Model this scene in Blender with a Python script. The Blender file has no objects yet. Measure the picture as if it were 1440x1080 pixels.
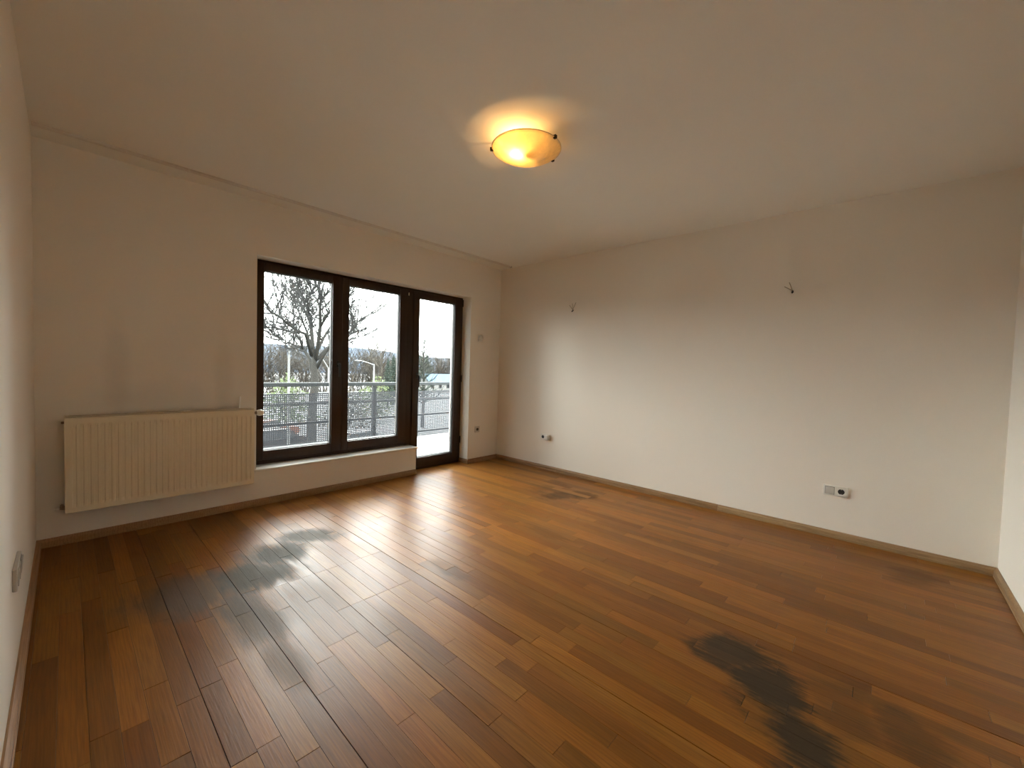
import bpy, bmesh, math, random
from mathutils import Vector, Matrix

# ------------------------------------------------------------------ camera, sky, exposure
SC = bpy.context.scene
COL = SC.collection
F_PX, YAW, PITCH, ROLL = 575.2, math.radians(47.50), math.radians(-2.08), math.radians(1.68)
CAM = Vector((0.137, -3.974, 1.244))
RW, RB, RH = 4.191, 4.554, 2.60            # room: x 0..RW, y -RB..0 (window wall at y = 0), z 0..RH


def cam_axes():
    cy, sy, cp, sp = math.cos(YAW), math.sin(YAW), math.cos(PITCH), math.sin(PITCH)
    fw = Vector((sy * cp, cy * cp, sp))
    r = Vector((cy, -sy, 0))
    u = r.cross(fw)
    cr, sr = math.cos(ROLL), math.sin(ROLL)
    return cr * r + sr * u, -sr * r + cr * u, fw


RIGHT, UP, FWD = cam_axes()
cd = bpy.data.cameras.new('camera')
cam = bpy.data.objects.new('camera', cd)
COL.objects.link(cam)
cd.sensor_fit = 'HORIZONTAL'
cd.sensor_width = 36.0
cd.lens = F_PX / 1440 * 36.0
cd.clip_start = 0.02
cd.clip_end = 2000
cam.matrix_world = Matrix(((RIGHT.x, UP.x, -FWD.x, CAM.x), (RIGHT.y, UP.y, -FWD.y, CAM.y),
                           (RIGHT.z, UP.z, -FWD.z, CAM.z), (0, 0, 0, 1)))
SC.camera = cam

ZENITH = 26.0                               # overcast sky, three times brighter overhead than at the horizon
w = bpy.data.worlds.new('overcast_sky')
SC.world = w
w.use_nodes = True
nt = w.node_tree
bg = nt.nodes['Background']
tc = nt.nodes.new('ShaderNodeTexCoord')
nz = nt.nodes.new('ShaderNodeTexNoise')
nz.inputs['Scale'].default_value = 2.2
nz.inputs['Detail'].default_value = 3
nt.links.new(tc.outputs['Generated'], nz.inputs['Vector'])
cr = nt.nodes.new('ShaderNodeValToRGB')
cr.color_ramp.elements[0].position = 0.3
cr.color_ramp.elements[0].color = (0.93, 0.97, 0.97, 1)
cr.color_ramp.elements[1].position = 0.7
cr.color_ramp.elements[1].color = (1.0, 0.97, 0.92, 1)
nt.links.new(nz.outputs['Fac'], cr.inputs['Fac'])
nt.links.new(cr.outputs['Color'], bg.inputs['Color'])
sx = nt.nodes.new('ShaderNodeSeparateXYZ')
nt.links.new(tc.outputs['Generated'], sx.inputs[0])
mr = nt.nodes.new('ShaderNodeMapRange')
nt.links.new(sx.outputs['Z'], mr.inputs['Value'])
mr.inputs['To Min'].default_value = ZENITH / 3
mr.inputs['To Max'].default_value = ZENITH
nt.links.new(mr.outputs['Result'], bg.inputs['Strength'])

vs = SC.view_settings
vs.view_transform = 'Standard'
vs.look = 'None'
vs.exposure = 1.05
vs.gamma = 1.0
vs.use_curve_mapping = False
SC.display_settings.display_device = 'sRGB'
cy = SC.cycles
cy.use_denoising = True
cy.use_adaptive_sampling = True
cy.adaptive_threshold = 0.03
cy.max_bounces = 9
cy.diffuse_bounces = 6
cy.glossy_bounces = 5
cy.transmission_bounces = 8
cy.transparent_max_bounces = 24
cy.sample_clamp_indirect = 8.0
cy.caustics_reflective = False
cy.caustics_refractive = False

R = random.Random(7)


# ------------------------------------------------------------------ helpers: objects
def tag(o, label=None, cat=None, group=None, kind=None):
    if label:
        o['label'] = label
    if cat:
        o['category'] = cat
    if group:
        o['group'] = group
    if kind:
        o['kind'] = kind
    return o


def empty(name, loc=(0, 0, 0), rz=0.0, parent=None):
    o = bpy.data.objects.new(name, None)
    COL.objects.link(o)
    o.empty_display_size = 0.05
    o.location = loc
    o.rotation_euler = (0, 0, rz)
    o.parent = parent
    return o


class MB:
    """collects verts and faces, then links ONE mesh object"""

    def __init__(self):
        self.v, self.f = [], []

    def add(self, verts, faces):
        n = len(self.v)
        self.v += [tuple(p) for p in verts]
        self.f += [tuple(i + n for i in f) for f in faces]
        return self

    def box(self, a, b, bev=0.0, seg=1, mat=None):
        x0, y0, z0 = (min(a[i], b[i]) for i in range(3))
        x1, y1, z1 = (max(a[i], b[i]) for i in range(3))
        V = [(x0, y0, z0), (x1, y0, z0), (x1, y1, z0), (x0, y1, z0), (x0, y0, z1), (x1, y0, z1), (x1, y1, z1), (x0, y1, z1)]
        Fs = [(0, 3, 2, 1), (4, 5, 6, 7), (0, 1, 5, 4), (1, 2, 6, 5), (2, 3, 7, 6), (3, 0, 4, 7)]
        if bev > 0:
            bm = bmesh.new()
            vs_ = [bm.verts.new(p) for p in V]
            for f in Fs:
                bm.faces.new([vs_[i] for i in f])
            bmesh.ops.bevel(bm, geom=list(bm.edges), offset=bev, segments=seg, affect='EDGES', profile=0.5)
            bm.verts.index_update()
            V = [v.co.copy() for v in bm.verts]
            Fs = [tuple(v.index for v in f.verts) for f in bm.faces]
            bm.free()
        if mat is not None:
            V = [mat @ Vector(p) for p in V]
        return self.add(V, Fs)

    def tube(self, pts, rad, n=8, cap=True):
        pts = [Vector(p) for p in pts]
        if not isinstance(rad, (list, tuple)):
            rad = [rad] * len(pts)
        V, Fs = [], []
        prev = None
        for i, p in enumerate(pts):
            t = (pts[min(i + 1, len(pts) - 1)] - pts[max(i - 1, 0)])
            t = t.normalized() if t.length > 1e-9 else Vector((0, 0, 1))
            if prev is None:
                a = Vector((0, 0, 1)) if abs(t.z) < 0.9 else Vector((1, 0, 0))
                u = t.cross(a).normalized()
            else:
                u = (prev - t * prev.dot(t))
                u = u.normalized() if u.length > 1e-6 else t.orthogonal().normalized()
            prev = u
            v = t.cross(u)
            for k in range(n):
                an = 2 * math.pi * k / n
                V.append(p + rad[i] * (math.cos(an) * u + math.sin(an) * v))
        for i in range(len(pts) - 1):
            for k in range(n):
                a, b = i * n + k, i * n + (k + 1) % n
                Fs.append((a, b, b + n, a + n))
        if cap:
            Fs.append(tuple(range(n - 1, -1, -1)))
            m = (len(pts) - 1) * n
            Fs.append(tuple(range(m, m + n)))
        return self.add(V, Fs)

    def lathe(self, prof, c=(0, 0, 0), n=48, axis='z', close=False):
        """prof: list of (radius, height)"""
        V, Fs = [], []
        c = Vector(c)
        for (r, h) in prof:
            for k in range(n):
                an = 2 * math.pi * k / n
                p = Vector((r * math.cos(an), r * math.sin(an), h))
                if axis == 'x':
                    p = Vector((p.z, p.x, p.y))
                elif axis == 'y':
                    p = Vector((p.x, p.z, p.y))
                V.append(c + p)
        m = len(prof)
        for i in range(m - 1 if not close else m):
            j = (i + 1) % m
            for k in range(n):
                a, b = i * n + k, i * n + (k + 1) % n
                Fs.append((a, b, j * n + (k + 1) % n, j * n + k))
        return self.add(V, Fs)

    def prism(self, prof, p0, p1, up=(0, 0, 1), side=None):
        """extrude a closed 2-D profile (s, h) from p0 to p1; s runs along 'side', h along 'up'"""
        p0, p1, up, side = Vector(p0), Vector(p1), Vector(up), Vector(side)
        n = len(prof)
        V = [p0 + side * s + up * h for s, h in prof] + [p1 + side * s + up * h for s, h in prof]
        Fs = [(i, (i + 1) % n, (i + 1) % n + n, i + n) for i in range(n)]
        Fs += [tuple(range(n - 1, -1, -1)), tuple(range(n, 2 * n))]
        return self.add(V, Fs)

    def build(self, name, mat, parent=None, smooth=False, loc=None):
        me = bpy.data.meshes.new(name)
        me.from_pydata(self.v, [], self.f)
        bm = bmesh.new()
        bm.from_mesh(me)
        bmesh.ops.recalc_face_normals(bm, faces=bm.faces)
        bm.to_mesh(me)
        bm.free()
        me.materials.append(mat)
        if smooth:
            me.polygons.foreach_set('use_smooth', [True] * len(me.polygons))
            if smooth != 'all':
                try:
                    me.set_sharp_from_angle(angle=math.radians(40))
                except Exception:
                    pass
        o = bpy.data.objects.new(name, me)
        COL.objects.link(o)
        o.parent = parent
        if loc is not None:
            o.location = loc
        return o


def copy_tree(o, parent=None):
    c = o.copy()
    COL.objects.link(c)
    c.parent = parent
    for ch in [x for x in bpy.data.objects if x.parent == o]:
        copy_tree(ch, c)
    return c


# ------------------------------------------------------------------ helpers: materials
class NT:
    def __init__(self, name):
        self.m = bpy.data.materials.new(name)
        self.m.use_nodes = True
        self.t = self.m.node_tree
        self.b = self.t.nodes['Principled BSDF']
        self.out = self.t.nodes['Material Output']

    def n(self, typ, **kw):
        x = self.t.nodes.new(typ)
        for k, v in kw.items():
            if k.startswith('i_'):
                x.inputs[k[2:].replace('_', ' ')].default_value = v
            else:
                setattr(x, k, v)
        return x

    def l(self, a, b):
        self.t.links.new(a, b)

    def math(self, op, a, b=None, c=None, clamp=False):
        x = self.t.nodes.new('ShaderNodeMath')
        x.operation = op
        x.use_clamp = clamp
        for i, v in enumerate((a, b, c)):
            if v is None:
                continue
            if isinstance(v, (int, float)):
                x.inputs[i].default_value = v
            else:
                self.l(v, x.inputs[i])
        return x.outputs[0]

    def mix(self, fac, a, b, typ='MIX'):
        x = self.t.nodes.new('ShaderNodeMix')
        x.data_type = 'RGBA'
        x.blend_type = typ
        for s, v in ((x.inputs[0], fac), (x.inputs[6], a), (x.inputs[7], b)):
            if isinstance(v, (int, float)):
                s.default_value = v
            elif isinstance(v, tuple):
                s.default_value = v if len(v) == 4 else v + (1,)
            else:
                self.l(v, s)
        return x.outputs[2]

    def noise(self, vec, scale, detail=3, rough=0.5, dist=0.0):
        x = self.n('ShaderNodeTexNoise')
        x.inputs['Scale'].default_value = scale
        x.inputs['Detail'].default_value = detail
        x.inputs['Roughness'].default_value = rough
        x.inputs['Distortion'].default_value = dist
        self.l(vec, x.inputs['Vector'])
        return x.outputs['Fac']

    def ramp(self, fac, stops):
        x = self.n('ShaderNodeMapRange')
        x.interpolation_type = 'SMOOTHSTEP'
        self.l(fac, x.inputs['Value'])
        x.inputs['From Min'].default_value, x.inputs['From Max'].default_value = stops[0], stops[1]
        x.inputs['To Min'].default_value, x.inputs['To Max'].default_value = stops[2], stops[3]
        return x.outputs['Result']

    def bump(self, h, strength, dist=0.002):
        x = self.n('ShaderNodeBump')
        x.inputs['Strength'].default_value = strength
        x.inputs['Distance'].default_value = dist
        self.l(h, x.inputs['Height'])
        self.l(x.outputs['Normal'], self.b.inputs['Normal'])

    def scaled(self, vec, s, off=None):
        x = self.n('ShaderNodeVectorMath', operation='MULTIPLY')
        self.l(vec, x.inputs[0])
        x.inputs[1].default_value = s
        return x.outputs[0]


def simple(name, col, rough=0.5, metal=0.0, var=0.06, nscale=20, bump=0.0, bscale=120, spec=0.5):
    """procedural material: colour with slight mottling and fine relief"""
    k = NT(name)
    g = k.n('ShaderNodeNewGeometry')
    f = k.noise(g.outputs['Position'], nscale, 3)
    lo = tuple(c * (1 - var) for c in col)
    hi = tuple(min(1, c * (1 + var)) for c in col)
    k.l(k.mix(f, lo, hi), k.b.inputs['Base Color'])
    k.b.inputs['Roughness'].default_value = rough
    k.b.inputs['Metallic'].default_value = metal
    k.b.inputs['Specular IOR Level'].default_value = spec
    if bump:
        k.bump(k.noise(g.outputs['Position'], bscale, 2), bump, 0.001)
    return k.m


def plaster(name, col, stains=()):
    k = NT(name)
    g = k.n('ShaderNodeNewGeometry')
    pos = g.outputs['Position']
    big = k.noise(pos, 1.3, 1)
    c = k.mix(big, tuple(x * 0.965 for x in col), tuple(min(1, x * 1.02) for x in col))
    for (cx, cz, rx, rz, amt, tint) in stains:     # dust plumes and smudges on the paint
        sp = k.n('ShaderNodeSeparateXYZ')
        k.l(pos, sp.inputs[0])
        dx = k.math('DIVIDE', k.math('SUBTRACT', sp.outputs['X'], cx), rx)
        dz = k.math('DIVIDE', k.math('SUBTRACT', sp.outputs['Z'], cz), rz)
        d = k.math('SQRT', k.math('ADD', k.math('MULTIPLY', dx, dx), k.math('MULTIPLY', dz, dz)))
        d = k.math('ADD', d, k.math('MULTIPLY', k.math('SUBTRACT', k.noise(pos, 6, 3), 0.5), 0.5))
        c = k.mix(k.ramp(d, (0.2, 1.0, amt, 0.0)), c, tint)
    k.l(c, k.b.inputs['Base Color'])
    k.b.inputs['Roughness'].default_value = 0.85
    k.b.inputs['Specular IOR Level'].default_value = 0.25
    k.bump(k.noise(pos, 110, 1, 0.7), 0.16, 0.0014)
    return k.m


WALLC = (0.875, 0.83, 0.75)
M = {}
M['wall'] = plaster('painted_plaster', WALLC)
M['wallw'] = plaster('painted_plaster_above_radiator', (0.885, 0.855, 0.785),
                     ((0.38, 1.15, 0.10, 0.55, 0.16, (0.42, 0.36, 0.29)), (1.0, 1.1, 0.09, 0.5, 0.16, (0.42, 0.36, 0.29)),
                      (0.62, 0.95, 0.45, 0.18, 0.12, (0.42, 0.36, 0.29))))
M['ceiling'] = plaster('ceiling_paint', (0.89, 0.885, 0.84))
M['sill'] = simple('sill_white', (0.80, 0.78, 0.74), 0.35, var=0.03)
M['frame'] = None
M['black'] = simple('black_plastic', (0.012, 0.011, 0.011), 0.35)
M['gasket'] = simple('rubber_gasket', (0.012, 0.013, 0.013), 0.6)
M['white_pl'] = simple('white_plastic', (0.78, 0.76, 0.70), 0.4, var=0.02)
M['grey_pl'] = simple('greyed_plastic', (0.60, 0.57, 0.52), 0.45, var=0.03)
M['dark_hole'] = simple('socket_hole', (0.03, 0.026, 0.022), 0.6)
M['radiator'] = simple('ivory_enamel', (0.88, 0.80, 0.615), 0.42, var=0.05, nscale=5)
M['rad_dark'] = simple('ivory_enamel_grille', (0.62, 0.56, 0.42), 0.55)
M['brass'] = simple('tarnished_metal', (0.30, 0.22, 0.15), 0.45, metal=0.7)
M['rail'] = simple('curtain_rail_plastic', (0.74, 0.71, 0.66), 0.5, var=0.02)
M['steel'] = simple('galvanised_steel', (0.014, 0.016, 0.0175), 0.5, metal=0.2, var=0.1, nscale=8, spec=0.06)
M['panel'] = simple('grey_perforated_steel', (0.016, 0.0175, 0.021), 0.6, metal=0.1, var=0.1, nscale=5, spec=0.06)
M['concrete'] = simple('balcony_concrete', (0.21, 0.21, 0.195), 0.85, var=0.3, nscale=3, bump=0.3, spec=0.06)
M['render'] = simple('outside_render', (0.55, 0.52, 0.46), 0.9, var=0.06)
M['lampmetal'] = simple('lamp_metal', (0.55, 0.5, 0.42), 0.4, metal=0.8)
M['clip'] = simple('lamp_clip', (0.03, 0.022, 0.014), 0.4, metal=0.5)


def frame_mat():
    k = NT('dark_brown_lacquered_wood')
    g = k.n('ShaderNodeNewGeometry')
    v = k.scaled(g.outputs['Position'], (40, 40, 2.5))
    f = k.noise(v, 1.0, 4, 0.6)
    k.l(k.mix(f, (0.020, 0.0095, 0.0055), (0.052, 0.024, 0.013)), k.b.inputs['Base Color'])
    k.b.inputs['Roughness'].default_value = 0.38
    k.b.inputs['Specular IOR Level'].default_value = 0.4
    k.bump(f, 0.1, 0.001)
    return k.m


M['frame'] = frame_mat()


def glass_mat():
    k = NT('clear_window_glass')
    tr = k.n('ShaderNodeBsdfTransparent')
    g = k.n('ShaderNodeNewGeometry')
    sm = k.noise(g.outputs['Position'], 5, 4)
    k.l(k.mix(sm, (0.93, 0.965, 0.955), (0.97, 0.985, 0.98)), tr.inputs['Color'])
    gl = k.n('ShaderNodeBsdfGlossy')
    gl.inputs['Roughness'].default_value = 0.02
    fr = k.n('ShaderNodeFresnel')
    fr.inputs['IOR'].default_value = 1.45
    mx = k.n('ShaderNodeMixShader')
    k.l(k.math('MULTIPLY', fr.outputs[0], 0.9, clamp=True), mx.inputs[0])
    k.l(tr.outputs[0], mx.inputs[1])
    k.l(gl.outputs[0], mx.inputs[2])
    k.l(mx.outputs[0], k.out.inputs['Surface'])
    return k.m


M['glass'] = glass_mat()


GREY = [(1.31, -0.95, 0.26, 0.15, -0.7, 0.85), (1.08, -1.10, 0.24, 0.24, -0.7, 0.95), (0.86, -1.32, 0.30, 0.24, -0.6, 0.92),
        (0.60, -1.28, 0.34, 0.28, -0.4, 0.62), (0.73, -1.72, 0.15, 0.36, 0.1, 0.66), (0.74, -2.18, 0.08, 0.26, 0.0, 0.45),
        (0.95, -1.75, 0.30, 0.32, 0.0, 0.25), (1.20, -2.50, 0.10, 0.45, 0.0, 0.22)]
DARK = [(2.16, -3.52, 0.15, 0.20, 0.4, 0.86), (2.02, -3.68, 0.22, 0.17, 0.5, 0.90), (1.82, -3.80, 0.24, 0.14, 0.6, 0.88),
                     (2.12, -3.90, 0.22, 0.14, 0.2, 0.35), (2.14, -4.08, 0.17, 0.12, 0.3, 0.48), (3.46, -1.60, 0.22, 0.14, -0.3, 0.62),
                     (3.62, -1.78, 0.16, 0.18, 0.0, 0.60), (3.62, -1.40, 0.34, 0.24, 0.0, 0.30), (3.78, -4.18, 0.14, 0.22, 0.9, 0.30),
                     (2.62, -2.10, 0.08, 0.30, 0.0, 0.30), (1.72, -2.02, 0.07, 0.22, 0.0, 0.35), (3.2, -2.6, 0.2, 0.5, 0.0, 0.14)]


def wood_mat(name, lo, hi, stain=True):
    """oak strips: tone per strip, grain along the strip, worn and water-greyed patches of the varnish"""
    k = NT(name)
    g = k.n('ShaderNodeNewGeometry')
    pos = g.outputs['Position']
    oi = k.n('ShaderNodeObjectInfo')
    rnd = oi.outputs['Random']
    # grain space: shifted per strip
    comb = k.n('ShaderNodeCombineXYZ')
    k.l(k.math('MULTIPLY', rnd, 37.0), comb.inputs[0])
    k.l(k.math('MULTIPLY', rnd, 91.0), comb.inputs[1])
    k.l(k.math('MULTIPLY', rnd, 53.0), comb.inputs[2])
    add = k.n('ShaderNodeVectorMath', operation='ADD')
    k.l(pos, add.inputs[0])
    k.l(comb.outputs[0], add.inputs[1])
    gp = add.outputs[0]
    fig = k.noise(k.scaled(gp, (16, 1.6, 16)), 1.0, 2, 0.55, 1.4)
    fine = k.noise(k.scaled(gp, (190, 7, 190)), 1.0, 1, 0.6)
    wv = k.n('ShaderNodeTexWave', wave_type='BANDS', bands_direction='X')
    wv.inputs['Scale'].default_value = 5.5
    wv.inputs['Distortion'].default_value = 9.0
    wv.inputs['Detail'].default_value = 2.0
    wv.inputs['Detail Scale'].default_value = 0.7
    k.l(k.scaled(gp, (4.0, 0.55, 4.0)), wv.inputs['Vector'])
    base = k.mix(fig, lo, hi)
    tone = k.ramp(rnd, (0.0, 1.0, 0.0, 1.0))
    base = k.mix(1.0, base, k.mix(tone, (0.74, 0.70, 0.66), (1.20, 1.19, 1.16)), 'MULTIPLY')
    rnd2 = k.math('FRACT', k.math('MULTIPLY', rnd, 7.31))
    base = k.mix(1.0, base, k.mix(rnd2, (1.05, 0.96, 0.90), (0.97, 1.03, 1.04)), 'MULTIPLY')
    base = k.mix(k.ramp(fine, (0.35, 0.75, 0.0, 0.22)), base, (0.055, 0.022, 0.008))
    base = k.mix(k.ramp(wv.outputs['Fac'], (0.55, 0.95, 0.0, 0.15)), base, (0.07, 0.028, 0.010))
    rough = k.math('ADD', 0.31, k.math('MULTIPLY', fig, 0.14))
    hgt = fine
    if stain:
        sp = k.n('ShaderNodeSeparateXYZ')
        k.l(pos, sp.inputs[0])
        X, Y = sp.outputs['X'], sp.outputs['Y']
        streak = k.noise(k.scaled(gp, (34, 4.5, 1)), 1.0, 4, 0.7)
        blot = k.noise(pos, 5.0, 4, 0.6)
        edge = k.math('ADD', k.math('MULTIPLY', k.math('SUBTRACT', streak, 0.5), 1.5),
                      k.math('MULTIPLY', k.math('SUBTRACT', blot, 0.5), 1.5))
        edge = k.math('ADD', edge, k.math('MULTIPLY', k.math('SUBTRACT', rnd2, 0.5), 0.35))

        def blob(lst, amount=1.0):
            out = None
            for (cx, cy_, rx, ry, ang, amt) in lst:
                ca, sa = math.cos(ang), math.sin(ang)
                dx = k.math('SUBTRACT', X, cx)
                dy = k.math('SUBTRACT', Y, cy_)
                a = k.math('ADD', k.math('MULTIPLY', dx, ca / rx), k.math('MULTIPLY', dy, sa / rx))
                b = k.math('ADD', k.math('MULTIPLY', dx, -sa / ry), k.math('MULTIPLY', dy, ca / ry))
                d = k.math('SQRT', k.math('ADD', k.math('MULTIPLY', a, a), k.math('MULTIPLY', b, b)))
                d = k.math('ADD', d, k.math('MULTIPLY', edge, amount))
                v = k.ramp(d, (0.40, 1.12, amt, 0.0))
                out = v if out is None else k.math('MAXIMUM', out, v)
            return out

        grey = blob(GREY, 0.6)
        dark = blob(DARK)
        base = k.mix(grey, base, k.mix(streak, (0.045, 0.043, 0.031), (0.105, 0.098, 0.074)))
        base = k.mix(dark, base, k.mix(streak, (0.018, 0.015, 0.010), (0.046, 0.039, 0.026)))
        worn = k.math('MAXIMUM', grey, dark)
        rough = k.math('ADD', rough, k.math('MULTIPLY', worn, 0.30))
        rough = k.math('ADD', rough, k.math('MULTIPLY', k.math('SUBTRACT', blot, 0.5), 0.16))
        hgt = k.math('ADD', hgt, k.math('MULTIPLY', k.noise(k.scaled(pos, (60, 14, 1)), 1.0, 2, 0.7), k.math('ADD', 0.6, k.math('MULTIPLY', worn, 1.6))))
    k.l(base, k.b.inputs['Base Color'])
    k.l(rough, k.b.inputs['Roughness'])
    k.b.inputs['Specular IOR Level'].default_value = 0.22
    k.bump(hgt, 0.22, 0.0018)
    return k.m


OAK = ((0.180, 0.066, 0.008), (0.335, 0.139, 0.022))
M['oak'] = wood_mat('varnished_oak_strip', *OAK, stain=False)
M['oak_worn'] = wood_mat('varnished_oak_strip_water_stained', *OAK)
M['skirting'] = wood_mat('oak_skirting', (0.30, 0.185, 0.095), (0.46, 0.305, 0.175), stain=False)
M['subfloor'] = simple('dark_joint_bed', (0.02, 0.012, 0.007), 0.9)

# ------------------------------------------------------------------ the room shell
WT = 0.39                                     # window wall thickness
OX0, OX1, OZ1 = 1.238, 3.657, 2.150           # opening
DX0, SILL = 2.866, 0.315                      # door starts here; parapet height under the windows
T = 0.20


def struct(name, mb, mat, label, cat, **kw):
    o = mb.build(name, mat, **kw)
    tag(o, label, cat, kind='structure')
    return o


mb = MB()
mb.box((-T, 0, -0.3), (OX0, WT, RH + 0.2))
mb.box((OX1, 0, -0.3), (RW + T, WT, RH + 0.2))
mb.box((OX0, 0, OZ1), (OX1, WT, RH + 0.2))
mb.box((OX0, 0, -0.3), (DX0, WT, SILL - 0.022))
mb.box((DX0, 0.0, -0.3), (OX1, WT, -0.014))
mb.box((OX0, 0.172, SILL - 0.03), (DX0, WT, SILL + 0.0015))
wall_w = struct('wall_window', mb, M['wallw'], 'pale plaster wall holding the dark window and balcony door', 'wall')
struct('wall_left', MB().box((-T, -RB - T, -0.3), (0, 0, RH + 0.2)), M['wall'], 'pale plaster wall at the left edge, close to the camera', 'wall')
struct('wall_right', MB().box((RW, -RB - T, -0.3), (RW + T, 0, RH + 0.2)), M['wall'], 'long bare white wall with two sets of loose wires', 'wall')
struct('wall_back', MB().box((0, -RB - T, -0.3), (RW, -RB, RH + 0.2)), M['wall'], 'bright wall sliver at the far right edge', 'wall')
struct('ceiling', MB().box((0, -RB, RH), (RW, 0, RH + 0.2)), M['ceiling'], 'plain white painted ceiling above the room', 'ceiling')

floor = empty('floor', (0, 0, 0))
tag(floor, 'worn amber oak strip floor with grey water stains', 'floor', kind='structure')
MB().box((0, -RB, -0.2), (RW, 0.0, -0.014)).build('joint_bed', M['subfloor'], floor)

# ---- planks: each strip an object of its own, the 300 that show largest
PW = 0.0725


def project(p):
    d = Vector(p) - CAM
    z = d.dot(FWD)
    if z < 0.05:
        return None
    return 720 + F_PX * d.dot(RIGHT) / z, 540 - F_PX * d.dot(UP) / z


def shown(x0, x1, y0, y1):
    """area in the picture of a floor rectangle, sampled"""
    n, tot = 0, 0.0
    for i in range(3):
        for j in range(12):
            x = x0 + (x1 - x0) * (i + 0.5) / 3
            y = y0 + (y1 - y0) * (j + 0.5) / 12
            q = project((x, y, 0))
            if q and -10 < q[0] < 1450 and -10 < q[1] < 1090:
                d = (Vector((x, y, 0)) - CAM).length
                tot += 1.0 / d ** 3
    return tot * (x1 - x0) * (y1 - y0)


rp = random.Random(21)
strips = []
edges = [0.0, 0.0345]
while edges[-1] < RW - 0.02:
    edges.append(min(edges[-1] + PW, RW))
wide = {11: 0.0022, 22: 0.0028, 33: 0.0026, 7: 0.0016, 16: 0.0016, 27: 0.0014}
for r in range(len(edges) - 1):
    xa, xb = edges[r], edges[r + 1]
    y = -RB
    cuts = [y]
    y += rp.uniform(0.15, 0.95)
    while y < -0.12:
        cuts.append(y)
        y += rp.choice((0.42, 0.55, 0.62, 0.75, 0.9, 1.05)) * rp.uniform(0.9, 1.1)
    xm = (xa + xb) / 2
    forced = []
    if 0.92 < xm < 1.54:
        forced.append(-1.53)
    if 1.06 < xm < 1.52:
        forced.append(-1.985)
    for fy in forced:
        cuts = [c for c in cuts if abs(c - fy) > 0.22 or c == -RB]
        cuts.append(fy)
    cuts = sorted(set(cuts)) + [0.0]
    for a, b in zip(cuts[:-1], cuts[1:]):
        strips.append((xa, xb, a, b, r))
    # the strips run on into the balcony door recess
    ca, cb = max(xa, DX0 + 0.002), min(xb, OX1 - 0.001)
    if cb - ca > 0.01:
        if ca == xa and cb == xb:
            q = strips.pop()
            strips.append((xa, xb, q[2], 0.160, r))
        else:
            strips.append((ca, cb, 0.0, 0.160, r))

ranked = sorted(strips, key=lambda s: -shown(*s[:4]))
top, rest = ranked[:300], ranked[300:]
# one shared strip mesh: 1 x 1 with eased upper edges, thickness 14 mm
ez = 0.0005
V = []
for (sx, sy, sz, ins) in ((0, 0, -0.014, 0), (1, 0, -0.014, 0), (1, 1, -0.014, 0), (0, 1, -0.014, 0)):
    V.append((sx - 0.5, sy - 0.5, sz))
for (sx, sy) in ((0, 0), (1, 0), (1, 1), (0, 1)):
    V.append((sx - 0.5, sy - 0.5, -ez))
ix, iy = 0.006, 0.0003
for (sx, sy) in ((ix, iy), (1 - ix, iy), (1 - ix, 1 - iy), (ix, 1 - iy)):
    V.append((sx - 0.5, sy - 0.5, 0.0))
FS = [(3, 2, 1, 0), (8, 9, 10, 11)]
for i in range(4):
    j = (i + 1) % 4
    FS += [(i, j, j + 4, i + 4), (i + 4, j + 4, j + 8, i + 8)]
pm = bpy.data.meshes.new('floor_strip')
pm.from_pydata(V, [], FS)
pm.materials.append(M['oak'])
pm2 = pm.copy()
pm2.materials.clear()
pm2.materials.append(M['oak_worn'])


def worn_here(s):
    for (cx, cy_, rx, ry, ang, amt) in GREY + DARK:
        rr = max(rx, ry) * 2.1
        if s[0] < cx + rr and s[1] > cx - rr and s[2] < cy_ + rr and s[3] > cy_ - rr:
            return True
    return False


def strip_matrix(s):
    xa, xb, ya, yb, r = s
    g0 = 0.0003 + wide.get(r, 0.0) * 0.5
    g1 = 0.0003 + wide.get(r + 1, 0.0) * 0.5
    gy = rp.choice((0.0003, 0.0004, 0.0006, 0.0012))
    x0, x1, y0, y1 = xa + g0, xb - g1, ya + gy, yb - gy
    loc = Vector(((x0 + x1) / 2, (y0 + y1) / 2, -rp.uniform(0, 0.0005)))
    rot = (rp.gauss(0, 0.0006), rp.gauss(0, 0.006), 0)
    return loc, rot, Vector((x1 - x0, y1 - y0, 1))


for s in top:
    loc, rot, sca = strip_matrix(s)
    o = bpy.data.objects.new('plank', pm2 if worn_here(s) else pm)
    COL.objects.link(o)
    o.location, o.rotation_euler, o.scale = loc, rot, sca
    o.parent = floor
mb = MB()
for s in rest:
    loc, rot, sca = strip_matrix(s)
    mb.add([loc + Vector((v[0] * sca.x, v[1] * sca.y, v[2])) for v in V], FS)
if rest:
    tag(mb.build('planks', M['oak'], floor), kind='stuff')

# ---- skirting strips (baseboards)
PROF = [(0, 0), (0.021, 0), (0.021, 0.012), (0.018, 0.016), (0.018, 0.038), (0.013, 0.046), (0.006, 0.054), (0.0, 0.055)]


def skirting(name, pieces, side, label):
    root = empty(name, pieces[0][0])
    tag(root, label, 'baseboard', kind='structure')
    for a, b in pieces:
        m_ = MB().prism(PROF, Vector(a) - Vector(pieces[0][0]), Vector(b) - Vector(pieces[0][0]), (0, 0, 1), side)
        m_.build('skirting_strip', M['skirting'], root)
    return root


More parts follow.
